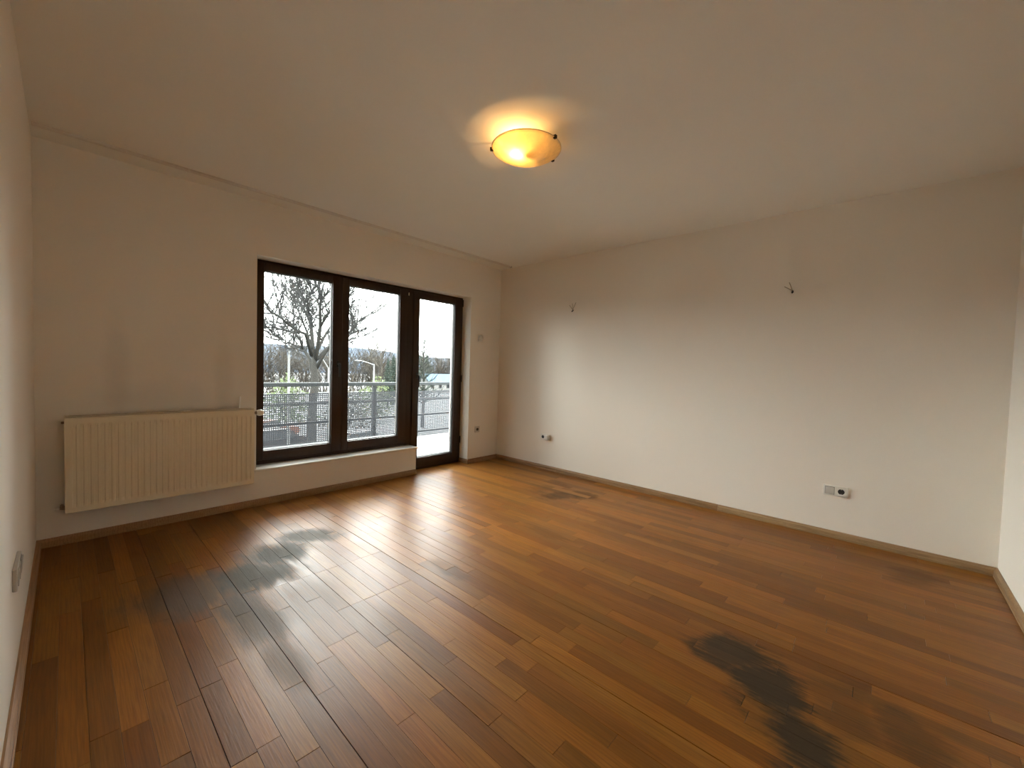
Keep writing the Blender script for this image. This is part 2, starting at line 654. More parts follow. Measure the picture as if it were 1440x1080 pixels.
skirting('baseboard_left', [((0, -RB, 0), (0, -2.281, 0)), ((0, -2.279, 0), (0, 0, 0))], (1, 0, 0), 'oak skirting strip along the left wall')
skirting('baseboard_window', [((0.0, 0, 0), (1.339, 0, 0)), ((1.341, 0, 0), (DX0 + 0.0, 0, 0))], (0, -1, 0), 'oak skirting strip under the radiator and window')
bd = skirting('baseboard_door', [((OX1, 0, 0), (RW, 0, 0))], (0, -1, 0), 'short oak skirting between balcony door and corner')
MB().prism(PROF, (0, 0.155, 0), (0, -0.021, 0), (0, 0, 1), (-1, 0, 0)).build('skirting_strip', M['skirting'], bd)
skirting('baseboard_right', [((RW, 0, 0), (RW, -1.044, 0)), ((RW, -1.046, 0), (RW, -2.880, 0)), ((RW, -2.883, 0), (RW, -RB, 0))], (-1, 0, 0),
         'long oak skirting strip along the right wall')
skirting('baseboard_back', [((RW, -RB, 0), (0, -RB, 0))], (0, 1, 0), 'oak skirting strip at the far right edge')

# ---- inner sill on the parapet
mb = MB()
mb.box((OX0 - 0.012, -0.016, SILL - 0.022), (DX0 + 0.012, 0.17, SILL), 0.004, 2)
struct('trim_1', mb, M['sill'], 'white window sill board on the low parapet', 'sill', smooth=True)

# ------------------------------------------------------------------ window and balcony door
FY = 0.165                                     # room-side face of the fixed frame
win = empty('window_1', (OX0, FY, SILL))
tag(win, 'dark brown two-sash window beside the balcony door', 'window', kind='structure')
WO = Vector((OX0, FY, SILL))


def wbox(m_, x0, x1, z0, z1, y0, y1, org, bev=0.004):
    m_.box(Vector((x0, y0, z0)) - org, Vector((x1, y1, z1)) - org, bev, 2)


mb = MB()
wbox(mb, OX0 - 0.006, OX0 + 0.052, SILL, OZ1 + 0.006, FY, FY + 0.07, WO)          # left jamb
wbox(mb, 2.802, 2.902, SILL, OZ1 + 0.006, FY - 0.004, FY + 0.07, WO)               # mullion beside the door
wbox(mb, OX0 + 0.052, 2.802, OZ1 - 0.050, OZ1 + 0.006, FY, FY + 0.07, WO)          # head
wbox(mb, OX0 + 0.052, 2.802, SILL + 0.001, SILL + 0.058, FY, FY + 0.07, WO)        # bottom rail
mb.build('frame', M['frame'], win, smooth=True)
# the frame foot beside the door reaches down to the floor
mb = MB()
wbox(mb, 2.868, 2.902, -0.012, SILL, FY - 0.004, FY + 0.07, WO)
mb.build('frame_foot', M['frame'], win, smooth=True)


def sash(name, x0, x1, z0, z1, gx0, gx1, gz0, gz1, parent, org):
    """one mesh frame; the pane, bead and gasket are its own pieces"""
    m_ = MB()
    y0, y1 = FY - 0.016, FY + 0.052
    wbox(m_, x0, gx0, z0, z1, y0, y1, org, 0.005)
    wbox(m_, gx1, x1, z0, z1, y0, y1, org, 0.005)
    wbox(m_, gx0, gx1, gz1, z1, y0 + 0.0004, y1, org, 0.005)
    wbox(m_, gx0, gx1, z0, gz0, y0 + 0.0004, y1, org, 0.005)
    s = m_.build(name, M['frame'], parent, smooth=True)
    g_ = MB()
    t = 0.006
    ya, yb = FY + 0.004, FY + 0.034
    wbox(g_, gx0, gx0 + t, gz0, gz1, ya, yb, org, 0)
    wbox(g_, gx1 - t, gx1, gz0, gz1, ya, yb, org, 0)
    wbox(g_, gx0 + t, gx1 - t, gz0, gz0 + t, ya, yb, org, 0)
    wbox(g_, gx0 + t, gx1 - t, gz1 - t, gz1, ya, yb, org, 0)
    g_.build('gasket', M['gasket'], s)
    p_ = MB()
    wbox(p_, gx0 + 0.002, gx1 - 0.002, gz0 + 0.002, gz1 - 0.002, FY + 0.016, FY + 0.020, org, 0)
    p_.build('pane', M['glass'], s)
    # aluminium rain profile outside, catching the sky
    a_ = MB()
    wbox(a_, gx0 + t, gx1 - t, gz0 - 0.004, gz0 + 0.009, FY + 0.036, FY + 0.075, org, 0.002)
    a_.build('rain_profile', M['steel'], s)
    return s


def handle(x, z, parent, org, length=0.125):
    m_ = MB()
    o_ = Vector((x, FY - 0.016, z)) - org
    m_.box(o_ + Vector((-0.014, -0.011, -0.034)), o_ + Vector((0.014, 0, 0.034)), 0.005, 2)
    m_.tube([o_ + Vector((0, -0.008, 0)), o_ + Vector((0, -0.036, 0)), o_ + Vector((0, -0.046, -0.010)), o_ + Vector((0, -0.046, -length * 0.6)),
             o_ + Vector((0, -0.044, -length))], [0.010, 0.010, 0.011, 0.0095, 0.007], 10)
    h = m_.build('handle', M['black'], parent, smooth=True)
    return h


ZB, ZT = SILL + 0.040, OZ1 - 0.026
s1 = sash('sash', OX0 + 0.026, 2.048, ZB, ZT, 1.336, 1.948, 0.440, 2.057, win, WO)
s2 = sash('sash', 2.050, 2.812, ZB, ZT, 2.119, 2.716, 0.440, 2.057, win, WO)
h1 = handle(2.006, 1.245, s1, WO, 0.13)
MB().lathe([(0.0005, -0.006), (0.004, -0.006), (0.004, 0.0)], Vector((2.006, FY - 0.030, 1.245)) - WO, 10, 'y').build('screw', M['white_pl'], s1)
MB().box(Vector((2.829, FY - 0.014, 2.062)) - WO, Vector((2.836, FY - 0.004, 2.096)) - WO, 0.002).build('hinge_cover', M['white_pl'], win)

DO = Vector((2.902, FY, 0))
door = empty('door_1', DO)
tag(door, 'dark brown glazed balcony door right of the window', 'door', kind='structure')
mb = MB()
wbox(mb, OX1 - 0.048, OX1 + 0.006, -0.016, OZ1 + 0.006, FY, FY + 0.07, DO)
wbox(mb, 2.902, OX1 - 0.048, OZ1 - 0.050, OZ1 + 0.006, FY, FY + 0.07, DO)
wbox(mb, 2.902, OX1 - 0.048, -0.016, 0.040, FY - 0.004, FY + 0.07, DO)
mb.build('frame', M['frame'], door, smooth=True)
s3 = sash('sash', 2.898, OX1 - 0.022, 0.030, ZT, 2.984, 3.522, 0.142, 2.053, door, DO)
handle(2.955, 1.135, s3, DO, 0.14)
for hz in (2.08, 1.10, 0.30):
    m_ = MB()
    m_.tube([Vector((OX1 - 0.014, FY - 0.018, hz - 0.045)) - DO, Vector((OX1 - 0.014, FY - 0.018, hz + 0.045)) - DO], 0.009, 10)
    m_.build('hinge', M['black'], door, smooth=True)

# ------------------------------------------------------------------ radiator
rad = empty('radiator', (0.13, 0, 0.222))
tag(rad, 'yellowed ivory ribbed panel radiator hung on the window wall', 'radiator')
RX, RZ = 1.060, 0.628
yF = -0.112


def ribbed(y_, depth, dirn):
    """front sheet with vertical pressed channels of 33 mm pitch"""
    n_r = 31
    mx = 0.018
    pitch = (RX - 2 * mx) / n_r
    prof = []
    for i in range(n_r):
        x = mx + i * pitch
        prof += [(x, 0), (x + pitch * 0.30, 0), (x + pitch * 0.46, 1), (x + pitch * 0.84, 1)]
    prof.append((RX - mx, 0))
    zs = [(0.0, 0, 0.012), (0.006, 0, 0), (0.034, 0, 0), (0.056, 1, 0), (RZ - 0.066, 1, 0), (RZ - 0.044, 0, 0), (RZ - 0.010, 0, 0), (RZ, 0, 0.012)]
    xs = [(0.0, 0)] + prof + [(RX, 0)]
    V_, F_ = [], []
    for (z, on_, back) in zs:
        for (x, d) in xs:
            V_.append((x, y_ + dirn * (d * on_ * depth + back), z))
    nx = len(xs)
    for j in range(len(zs) - 1):
        for i in range(nx - 1):
            a = j * nx + i
            F_.append((a, a + 1, a + 1 + nx, a + nx))
    return V_, F_


mb = MB()
mb.add(*ribbed(yF, 0.0075, 1))
mb.build('front_panel', M['radiator'], rad)
mb = MB()
mb.add(*ribbed(-0.036, 0.0075, -1))
mb.build('back_panel', M['radiator'], rad)
for x0, x1 in ((-0.004, 0.0), (RX, RX + 0.004)):
    m_ = MB()
    m_.box((x0, -0.110, 0.004), (x1, -0.034, RZ + 0.004), 0.0015)
    m_.box((x0 - 0.0005, -0.1125, 0.010), (x1 + 0.0005, -0.108, RZ - 0.004), 0.001)
    m_.build('side_cover', M['radiator'], rad)
# top grille: two long rails, lamellae across
m_ = MB()
m_.box((0, -0.111, RZ - 0.004), (RX, -0.098, RZ + 0.005), 0.001)
m_.box((0, -0.047, RZ - 0.004), (RX, -0.035, RZ + 0.005), 0.001)
nl = 58
for i in range(nl):
    x = 0.006 + (RX - 0.018) * i / (nl - 1)
    m_.box((x, -0.098, RZ - 0.003), (x + 0.007, -0.047, RZ + 0.002))
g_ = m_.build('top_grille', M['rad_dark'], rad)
MB().box((0.60, -0.107, RZ + 0.004), (0.64, -0.098, RZ + 0.009), 0.001).build('grille_clip', M['white_pl'], rad)
# convector fins between the panels
m_ = MB()
for i in range(60):
    x = 0.02 + (RX - 0.04) * i / 59
    m_.box((x, -0.1, 0.03), (x + 0.001, -0.047, RZ - 0.02))
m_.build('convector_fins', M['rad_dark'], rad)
for x in (0.18, RX - 0.18):
    m_ = MB()
    m_.box((x - 0.02, -0.036, 0.05), (x + 0.02, 0.0, RZ - 0.05), 0.002)
    m_.build('wall_bracket', M['radiator'], rad)
# thermostatic valve at the upper right
m_ = MB()
m_.lathe([(0.0005, 0.0), (0.011, 0.0), (0.011, 0.018), (0.015, 0.020), (0.015, 0.028), (0.0005, 0.028)], (RX + 0.004, -0.073, RZ - 0.036), 20, 'x')
tv = m_.build('valve_body', M['brass'], rad, smooth=True)
m_ = MB()
m_.lathe([(0.0005, 0.026), (0.018, 0.026), (0.023, 0.031), (0.0265, 0.044), (0.026, 0.060), (0.020, 0.074), (0.010, 0.081), (0.0005, 0.082)],
         (RX + 0.004, -0.073, RZ - 0.036), 24, 'x')
m_.build('thermostat_head', M['white_pl'], rad, smooth=True)
m_ = MB()
m_.tube([(RX + 0.020, -0.073, RZ - 0.036), (RX + 0.020, -0.035, RZ - 0.036), (RX + 0.020, 0.0, RZ - 0.036)], 0.009, 12)
m_.build('supply_pipe', M['white_pl'], rad, smooth=True)
# return valve at the lower left
m_ = MB()
m_.lathe([(0.0005, 0.0), (0.013, 0.0), (0.013, -0.014), (0.010, -0.016), (0.010, -0.024), (0.0005, -0.024)], (-0.004, -0.073, 0.036), 20, 'x')
m_.tube([(-0.018, -0.073, 0.036), (-0.018, -0.035, 0.036), (-0.018, 0.0, 0.036)], 0.009, 12)
m_.build('return_valve', M['brass'], rad, smooth=True)
m_ = MB()
m_.lathe([(0.0005, -0.024), (0.012, -0.024), (0.013, -0.040), (0.010, -0.046), (0.0005, -0.046)], (-0.004, -0.073, 0.036), 20, 'x')
m_.build('valve_cap', M['white_pl'], rad, smooth=True)
m_ = MB()
m_.lathe([(0.0005, 0.0), (0.008, 0.0), (0.008, -0.012), (0.004, -0.014), (0.0005, -0.014)], (-0.004, -0.073, RZ - 0.036), 12, 'x')
m_.build('air_vent', M['brass'], rad, smooth=True)

M['paper'] = simple('bright_white_card', (0.90, 0.90, 0.87), 0.6, var=0.01)
# white strip standing behind the grille
m_ = MB()
m_.box((-0.009, -0.002, 0), (0.009, 0.002, 0.100), 0.0005)
st = m_.build('plastic_strip', M['paper'], loc=(1.104, -0.040, 0.852))
st.rotation_euler = (0.0, math.radians(6), math.radians(50))
tag(st, 'thin white strip standing on the right end of the radiator', 'strip')

# ------------------------------------------------------------------ sockets and switches
def wall_plate(name, loc, normal, gangs, mods, label, cat, thick=0.010, h=0.081, mat='white_pl'):
    """plate in its own frame: u along the wall, z up, thickness along the normal"""
    root = empty(name, loc)
    ang = math.atan2(normal[1], normal[0]) + math.pi / 2     # local -y points into the room
    root.rotation_euler = (0, 0, ang)
    wdt = 0.081 + (gangs - 1) * 0.071
    m_ = MB()
    m_.box((-wdt / 2, -thick, -h / 2), (wdt / 2, 0.0, h / 2), 0.003, 2)
    m_.build('cover_frame', M[mat], root, smooth=True)
    for i, kind in enumerate(mods):
        cx = (i - (gangs - 1) / 2) * 0.071
        if kind == 'socket':
            m_ = MB()
            r0 = 0.0275
            t = -thick - 0.003
            # rounded square insert with a round well
            m_.lathe([(0.0325, -thick + 0.001), (0.0325, t), (r0 * 0.78, t), (r0 * 0.72, -thick + 0.006)], (cx, 0, 0), 32, 'y')
            ins = m_.build('socket_insert', M[mat], root, smooth=True)
            m_ = MB()
            m_.lathe([(0.0005, -thick - 0.0004), (r0 * 0.76, -thick - 0.0004), (r0 * 0.76, -thick + 0.003), (0.0005, -thick + 0.003)], (cx, 0, 0), 32, 'y')
            m_.build('socket_well', M['dark_hole'], ins, smooth=True)
            for sz in (-1, 1):
                m_ = MB()
                m_.box((cx - 0.003, -thick - 0.0028, sz * 0.0185 - 0.0035), (cx + 0.003, -thick, sz * 0.0185 + 0.0035), 0.0006)
                m_.build('earth_contact', M['lampmetal'], ins)
        elif kind == 'rocker':
            m_ = MB()
            m_.box((cx - 0.0275, -thick - 0.0045, -0.0275), (cx + 0.0275, -thick + 0.001, 0.0275), 0.0015, 2,
                   Matrix.Rotation(math.radians(3), 4, 'X'))
            m_.build('rocker', M['grey_pl'], root, smooth=True)
            m_ = MB()
            m_.box((cx - 0.0295, -thick - 0.0006, -0.0295), (cx + 0.0295, -thick + 0.0005, 0.0295))
            m_.build('shadow_gap', M['dark_hole'], root)
        elif kind == 'plug':
            m_ = MB()
            m_.box((cx - 0.024, -thick - 0.034, -0.026), (cx + 0.026, -thick + 0.001, 0.028), 0.004, 2)
            for q in range(3):
                m_.box((cx - 0.018 + q * 0.015, -thick - 0.030, -0.034), (cx - 0.012 + q * 0.015, -thick - 0.006, -0.025), 0.001)
            m_.build('adapter', M['white_pl'], root, smooth=True)
    tag(root, label, cat)
    return root


wall_plate('power_outlet', (RW, -3.716, 0.369), (-1, 0), 2, ['rocker', 'socket'], 'double plate with switch and socket low on the right wall', 'outlet')
wall_plate('power_outlet', (RW, -0.857, 0.408), (-1, 0), 2, ['socket', 'plug'], 'double socket with white adapter near the door corner', 'outlet')
wall_plate('power_outlet', (3.810, 0.0, 0.436), (0, -1), 1, ['socket'], 'single socket low between balcony door and corner', 'outlet', mat='grey_pl')
wall_plate('light_switch', (3.828, 0.0, 1.637), (0, -1), 1, ['rocker'], 'small square switch at head height beside balcony door', 'switch')
wall_plate('power_outlet', (0.0, -1.575, 0.425), (1, 0), 3, ['socket', 'socket', 'rocker'], 'socket plate on the left wall above the skirting', 'outlet', 0.012, mat='grey_pl')

# ------------------------------------------------------------------ loose wires for wall lamps
M['wire'] = simple('wire_sheath', (0.36, 0.30, 0.22), 0.5)
M['wire_end'] = simple('wire_end_cap', (0.03, 0.022, 0.015), 0.5)


def wires(loc, ends, label):
    root = empty('loose_wires', loc)
    tag(root, label, 'wires', 'bare wall lamp connections')
    for e in ends:
        e = Vector(e)
        m_ = MB()
        pts = [Vector((0.0, 0, 0)), Vector((-0.016, e.y * 0.15, e.z * 0.15 + 0.002)), Vector((e.x * 0.7, e.y * 0.6, e.z * 0.65)), e]
        m_.tube(pts, 0.0030, 8)
        m_.build('wire', M['wire'], root, smooth=True)
    m_ = MB()
    m_.tube([(0.002, 0, 0.0), (-0.022, -0.004, -0.012), (-0.032, -0.002, -0.020)], [0.007, 0.0075, 0.006], 10)
    m_.build('terminal_block', M['wire_end'], root, smooth=True)


wires((RW, -1.205, 1.960), [(-0.03, 0.036, 0.058), (-0.03, -0.006, 0.074), (-0.035, -0.058, 0.080)], 'loose lamp wires on the right wall nearer the window')
wires((RW, -3.365, 1.955), [(-0.04, 0.020, 0.066), (-0.04, 0.052, 0.034)], 'loose lamp wires on the right wall further from the window')

# ------------------------------------------------------------------ curtain rail under the ceiling
cr_ = empty('curtain_rail', (0.01, -0.235, RH))
tag(cr_, 'slim white ceiling curtain rail along the window wall', 'curtain rail')
prof = [(0, 0), (0.034, 0), (0.034, -0.014), (0.026, -0.014), (0.026, -0.006), (0.021, -0.006), (0.021, -0.014), (0.013, -0.014), (0.013, -0.006), (0.008, -0.006), (0.008, -0.014), (0, -0.014)]
for a, b in ((0.0, 0.728), (0.731, 4.115)):
    MB().prism(prof, (a, -0.017, 0), (b, -0.017, 0), (0, 0, 1), (0, 1, 0)).build('rail_length', M['rail'], cr_)
MB().box((0.722, -0.019, -0.0165), (0.738, 0.019, 0.0), 0.002).build('rail_joint', M['white_pl'], cr_)
MB().box((4.113, -0.018, -0.015), (4.119, 0.018, 0.0), 0.001).build('end_cap', M['clip'], cr_)

# ------------------------------------------------------------------ ceiling lamp
LC = Vector((1.985, -2.340, RH))
lamp = empty('ceiling_lamp', LC)
tag(lamp, 'lit shallow glass bowl lamp under the ceiling', 'lamp')


def dish_mat():
    k = NT('alabaster_glass')
    g = k.n('ShaderNodeNewGeometry')
    f = k.noise(k.scaled(g.outputs['Position'], (14, 9, 14)), 1.0, 5, 0.6, 2.0)
    tr = k.n('ShaderNodeBsdfTransparent')
    k.l(k.mix(f, (1.0, 0.84, 0.52), (1.0, 0.93, 0.72)), tr.inputs['Color'])
    tl = k.n('ShaderNodeBsdfTranslucent')
    k.l(k.mix(f, (0.95, 0.80, 0.50), (0.98, 0.90, 0.68)), tl.inputs['Color'])
    df = k.n('ShaderNodeBsdfDiffuse')
    df.inputs['Color'].default_value = (0.9, 0.85, 0.72, 1)
    m1 = k.n('ShaderNodeMixShader')
    m1.inputs[0].default_value = 0.30
    k.l(tl.outputs[0], m1.inputs[1])
    k.l(df.outputs[0], m1.inputs[2])
    m2 = k.n('ShaderNodeMixShader')
    k.l(k.ramp(f, (0.3, 0.7, 0.84, 0.70)), m2.inputs[0])
    k.l(tr.outputs[0], m2.inputs[1])
    k.l(m1.outputs[0], m2.inputs[2])
    gl = k.n('ShaderNodeBsdfGlossy')
    gl.inputs['Roughness'].default_value = 0.1
    m3 = k.n('ShaderNodeMixShader')
    m3.inputs[0].default_value = 0.05
    k.l(m2.outputs[0], m3.inputs[1])
    k.l(gl.outputs[0], m3.inputs[2])
    k.l(m3.outputs[0], k.out.inputs['Surface'])
    return k.m


def emit_mat(name, col, strength):
    k = NT(name)
    k.b.inputs['Base Color'].default_value = (0.8, 0.8, 0.8, 1)
    k.b.inputs['Emission Color'].default_value = col + (1,)
    k.b.inputs['Emission Strength'].default_value = strength
    return k.m


BULB = 1500.0
GAP, DEP, RR = 0.055, 0.072, 0.205
prof = []
for i in range(15):
    a = i / 14
    prof.append((max(0.0008, RR * a), -GAP - DEP * (1 - a ** 2.1)))
prof2 = [(r * 0.985, h + 0.004) for r, h in reversed(prof)]
m_ = MB()
m_.lathe(prof + prof2, (0, 0, 0), 72)
m_.build('glass_bowl', dish_mat(), lamp, smooth='all')
m_ = MB()
m_.lathe([(RR * 0.988, -GAP - 0.001), (RR * 1.006, -GAP - 0.001), (RR * 1.006, -GAP + 0.0035), (RR * 0.988, -GAP + 0.0035)], (0, 0, 0), 72, close=True)
m_.build('rim', M['lampmetal'], lamp, smooth=True)
m_ = MB()
m_.lathe([(0.0008, 0.0), (0.062, 0.0), (0.062, -0.010), (0.055, -0.014), (0.0008, -0.014)], (0, 0, 0), 40)
m_.build('base_plate', M['lampmetal'], lamp, smooth=True)
BP = Vector((-0.072, 0.010, -0.094))            # lit bulb
dr = Vector((0.60, -0.80, 0)).normalized()


def bulb(c, d, mat, name):
    m_ = MB()
    pts, rad_ = [], []
    for i, (s, r) in enumerate(((-0.026, 0.002), (-0.024, 0.010), (-0.016, 0.0165), (-0.004, 0.018), (0.008, 0.0155), (0.020, 0.011), (0.030, 0.009))):
        pts.append(c + d * s)
        rad_.append(r)
    m_.tube(pts, rad_, 16)
    return m_.build(name, mat, lamp, smooth='all')


def clear_mat():
    k = NT('clear_bulb_glass')
    tr = k.n('ShaderNodeBsdfTransparent')
    tr.inputs['Color'].default_value = (0.98, 0.97, 0.95, 1)
    gl = k.n('ShaderNodeEmission')                  # the bulb wall glows around its filament
    gl.inputs['Color'].default_value = (1.0, 0.62, 0.26, 1)
    gl.inputs['Strength'].default_value = 34.0
    mx = k.n('ShaderNodeMixShader')
    mx.inputs[0].default_value = 0.5
    k.l(tr.outputs[0], mx.inputs[1])
    k.l(gl.outputs[0], mx.inputs[2])
    k.l(mx.outputs[0], k.out.inputs['Surface'])
    return k.m


bl = bulb(BP, dr, clear_mat(), 'bulb')
m_ = MB()
m_.tube([BP - dr * 0.010, BP + dr * 0.010], 0.004, 6)
m_.build('filament', emit_mat('glowing_filament', (1.0, 0.50, 0.15), BULB), bl)
m_ = MB()
m_.tube([BP + dr * 0.030, BP + dr * 0.036, BP + dr * 0.038, BP + dr * 0.075], [0.010, 0.010, 0.019, 0.019], 20)
m_.build('lamp_holder', M['white_pl'], lamp, smooth=True)
B2 = Vector((0.060, -0.070, -0.094))
bulb(B2, -dr, simple('unlit_bulb', (0.75, 0.72, 0.66), 0.2), 'unlit_bulb')
m_ = MB()
m_.tube([B2 - dr * 0.030, B2 - dr * 0.036, B2 - dr * 0.038, B2 - dr * 0.060], [0.010, 0.010, 0.019, 0.019], 20)
m_.build('lamp_holder', M['white_pl'], lamp, smooth=True)
m_ = MB()
m_.box((-0.012, -0.012, -0.10), (0.012, 0.012, -0.012), 0.002)
m_.build('stem', M['lampmetal'], lamp)
for ang in (128, -88, -12):
    a = math.radians(ang)
    e = Vector((math.cos(a), math.sin(a), 0))
    m_ = MB()
    m_.tube([e * 0.05 + Vector((0, 0, -0.012)), e * 0.12 + Vector((0, 0, -0.026)), e * (RR - 0.012) + Vector((0, 0, -GAP + 0.008)),
             e * (RR + 0.006) + Vector((0, 0, -GAP + 0.010))], 0.0032, 8)
    m_.build('support_arm', M['lampmetal'], lamp, smooth=True)
    m_ = MB()
    q = Matrix.Translation(e * (RR + 0.001) + Vector((0, 0, -GAP))) @ Matrix.Rotation(a, 4, 'Z')
    m_.box((-0.010, -0.009, -0.007), (0.009, 0.009, 0.012), 0.002, 1, q)
    m_.build('clip', M['clip'], lamp)
# blocker plates added to cut the bulb's light on the ceiling into sectors
for ang, wdt, dist in ((40, 0.034, 0.085), (-11, 0.024, 0.095)):
    a = math.radians(ang)
    q = Matrix.Translation(Vector((BP.x + math.cos(a) * dist, BP.y + math.sin(a) * dist, 0))) @ Matrix.Rotation(a, 4, 'Z')
    m_ = MB()
    m_.box((-0.001, -wdt / 2, -0.095), (0.001, wdt / 2, -0.002), 0.0, 1, q)
    m_.build('light_blocker', M['lampmetal'], lamp)

# ------------------------------------------------------------------ balcony
struct('balcony_floor', MB().box((-1.2, WT, -0.25), (7.2, 2.12, -0.035), 0.006), M['concrete'], 'weathered pale concrete balcony floor outside the door', 'balcony')
BYR = 1.75
brl = empty('balcony_railing', (3.31, BYR, -0.035))
tag(brl, 'grey steel balcony railing with perforated sheet panels', 'railing')
BO = Vector((3.31, BYR, -0.035))


def bbox(name, a, b, mat, bev=0.002):
    m_ = MB()
    m_.box(Vector(a) - BO, Vector(b) - BO, bev)
    return m_.build(name, mat, brl)


X0, X1 = -0.60, 7.2
bbox('top_rail', (X0, BYR - 0.022, 0.932), (X1, BYR + 0.03, 0.984), M['steel'], 0.006)
posts = (-0.59, 1.36, 3.31, 5.26, 7.17)
for x in posts:
    bbox('post', (x - 0.025, BYR + 0.006, -0.035), (x + 0.025, BYR + 0.046, 0.932), M['steel'])
for z in (0.700, 0.440, 0.160):
    bbox('cross_rail', (X0, BYR + 0.0065, z - 0.015), (X1, BYR + 0.030, z + 0.015), M['steel'])


def perforated(x0, x1, z0, z1, pitch=0.0252, hole=0.0118):
    nx, nzr = int((x1 - x0) / pitch), int((z1 - z0) / pitch)
    mx, mz = (x1 - x0 - nx * pitch) / 2, (z1 - z0 - nzr * pitch) / 2
    xs, zs = [x0], [z0]
    for i in range(nx):
        c = x0 + mx + (i + 0.5) * pitch
        xs += [c - hole / 2, c + hole / 2]
    for j in range(nzr):
        c = z0 + mz + (j + 0.5) * pitch
        zs += [c - hole / 2, c + hole / 2]
    xs.append(x1)
    zs.append(z1)
    NX, NZ = len(xs), len(zs)
    V_, F_ = [], []
    for y in (BYR, BYR + 0.002):
        for z in zs:
            for x in xs:
                V_.append((x - BO.x, y - BO.y, z - BO.z))
    off = NX * NZ
    for j in range(NZ - 1):
        for i in range(NX - 1):
            a, b, c, d = j * NX + i, j * NX + i + 1, (j + 1) * NX + i + 1, (j + 1) * NX + i
            if i % 2 == 1 and j % 2 == 1:
                F_ += [(a, b, b + off, a + off), (b, c, c + off, b + off), (c, d, d + off, c + off), (d, a, a + off, d + off)]
            else:
                F_ += [(a, b, c, d), (d + off, c + off, b + off, a + off)]
    me = bpy.data.meshes.new('perforated_panel')
    me.from_pydata(V_, [], F_)
    me.materials.append(M['panel'])
    o = bpy.data.objects.new('perforated_panel', me)
    COL.objects.link(o)
    o.parent = brl


for a, b in zip(posts[:-1], posts[1:]):
    perforated(a + 0.003, b - 0.003, 0.085, 0.838)

#OUTSIDE#
# ------------------------------------------------------------------ outside: the street seen through the glass
GZ = -4.5
M['bark'] = simple('grey_bark', (0.011, 0.0108, 0.010), 0.9, var=0.25, nscale=6, spec=0.06)
M['twig'] = simple('grey_twig', (0.015, 0.0155, 0.0155), 0.9, var=0.25, nscale=2, spec=0.06)
M['twig_tan'] = simple('tan_twig', (0.024, 0.0215, 0.018), 0.9, var=0.25, nscale=2, spec=0.06)
M['needle'] = simple('dark_needles', (0.0085, 0.012, 0.0095), 0.9, var=0.35, nscale=3, spec=0.06)
M['leaf'] = simple('shrub_leaf', (0.024, 0.031, 0.014), 0.8, var=0.4, nscale=3, spec=0.06)
M['asphalt'] = simple('pale_asphalt', (0.055, 0.056, 0.058), 0.9, var=0.2, nscale=0.3, spec=0.06)
M['grass'] = simple('winter_grass', (0.016, 0.019, 0.010), 0.95, var=0.35, nscale=0.8, spec=0.06)
M['pole'] = simple('white_pole_paint', (0.07, 0.072, 0.072), 0.5, spec=0.06)
M['hill'] = simple('haze_blue_hillside', (0.016, 0.024, 0.037), 1.0, var=0.12, nscale=0.02, spec=0.06)  # distance haze is put into the hillside colour
M['house'] = simple('white_house_render', (0.06, 0.061, 0.06), 0.9, var=0.05, spec=0.06)
M['roof'] = simple('blue_sheet_roof', (0.0125, 0.024, 0.038), 0.6, var=0.08, nscale=1, spec=0.06)
M['brick_red'] = simple('orange_awning', (0.055, 0.019, 0.009), 0.8, spec=0.06)
M['dark_glass'] = simple('dark_car_glass', (0.006, 0.007, 0.008), 0.15, spec=0.06)
M['tyre'] = simple('black_tyre', (0.006, 0.006, 0.006), 0.8, spec=0.06)


struct('ground', MB().box((-200, 2.6, GZ - 0.3), (500, 420, GZ)), M['asphalt'], 'pale street and parking ground below the balcony', 'ground')
lawn = MB().box((-10, 8.5, GZ), (60, 18.5, GZ + 0.06), 0.02).build('lawn_strip', M['grass'])
tag(lawn, 'grass strip around the big bare tree below', 'lawn', kind='structure')

# hills
V_, F_ = [], []
rh = random.Random(4)
N = 60
for i in range(N + 1):
    x = -300 + 900 * i / N
    h = 11.5 + 3.2 * math.sin(x * 0.012 + 1.0) + 1.2 * math.sin(x * 0.05) + (x * 0.004)
    V_ += [(x, 250, GZ), (x, 300, h), (x, 330, h - 1), (x, 400, GZ)]
for i in range(N):
    for k in range(3):
        a = i * 4 + k
        F_.append((a, a + 4, a + 5, a + 1))
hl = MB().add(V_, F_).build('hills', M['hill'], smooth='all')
tag(hl, 'wooded ridge on the horizon, coloured with bluish haze', 'hills', kind='structure')


def sprout(rng, mb_, p, d, length, r0, depth, up=0.25, n=4, segs=3, sides=3):
    pts, rad_ = [p], [r0]
    q, dd = p.copy(), d.normalized()
    for s in range(segs):
        dd = (dd + Vector((rng.gauss(0, .09), rng.gauss(0, .09), rng.gauss(0, .07) + up * 0.28))).normalized()
        q = q + dd * (length / segs)
        pts.append(q.copy())
        rad_.append(r0 * (1 - 0.65 * (s + 1) / segs))
    mb_.tube(pts, rad_, sides, cap=False)
    if depth > 0:
        for i in range(n):
            t = rng.uniform(0.25, 1.0) * segs
            k = min(int(t), segs - 1)
            b = pts[k].lerp(pts[k + 1], t - k)
            base = (pts[k + 1] - pts[k]).normalized()
            side = Vector((rng.gauss(0, 1), rng.gauss(0, 1), rng.gauss(0, 1)))
            side = (side - base * side.dot(base)).normalized()
            nd = base * rng.uniform(0.5, 1.0) + side * rng.uniform(0.5, 1.0) + Vector((0, 0, up))
            sprout(rng, mb_, b, nd, length * rng.uniform(0.38, 0.62), r0 * 0.52, depth - 1, up, n, max(2, segs - 1), 3)


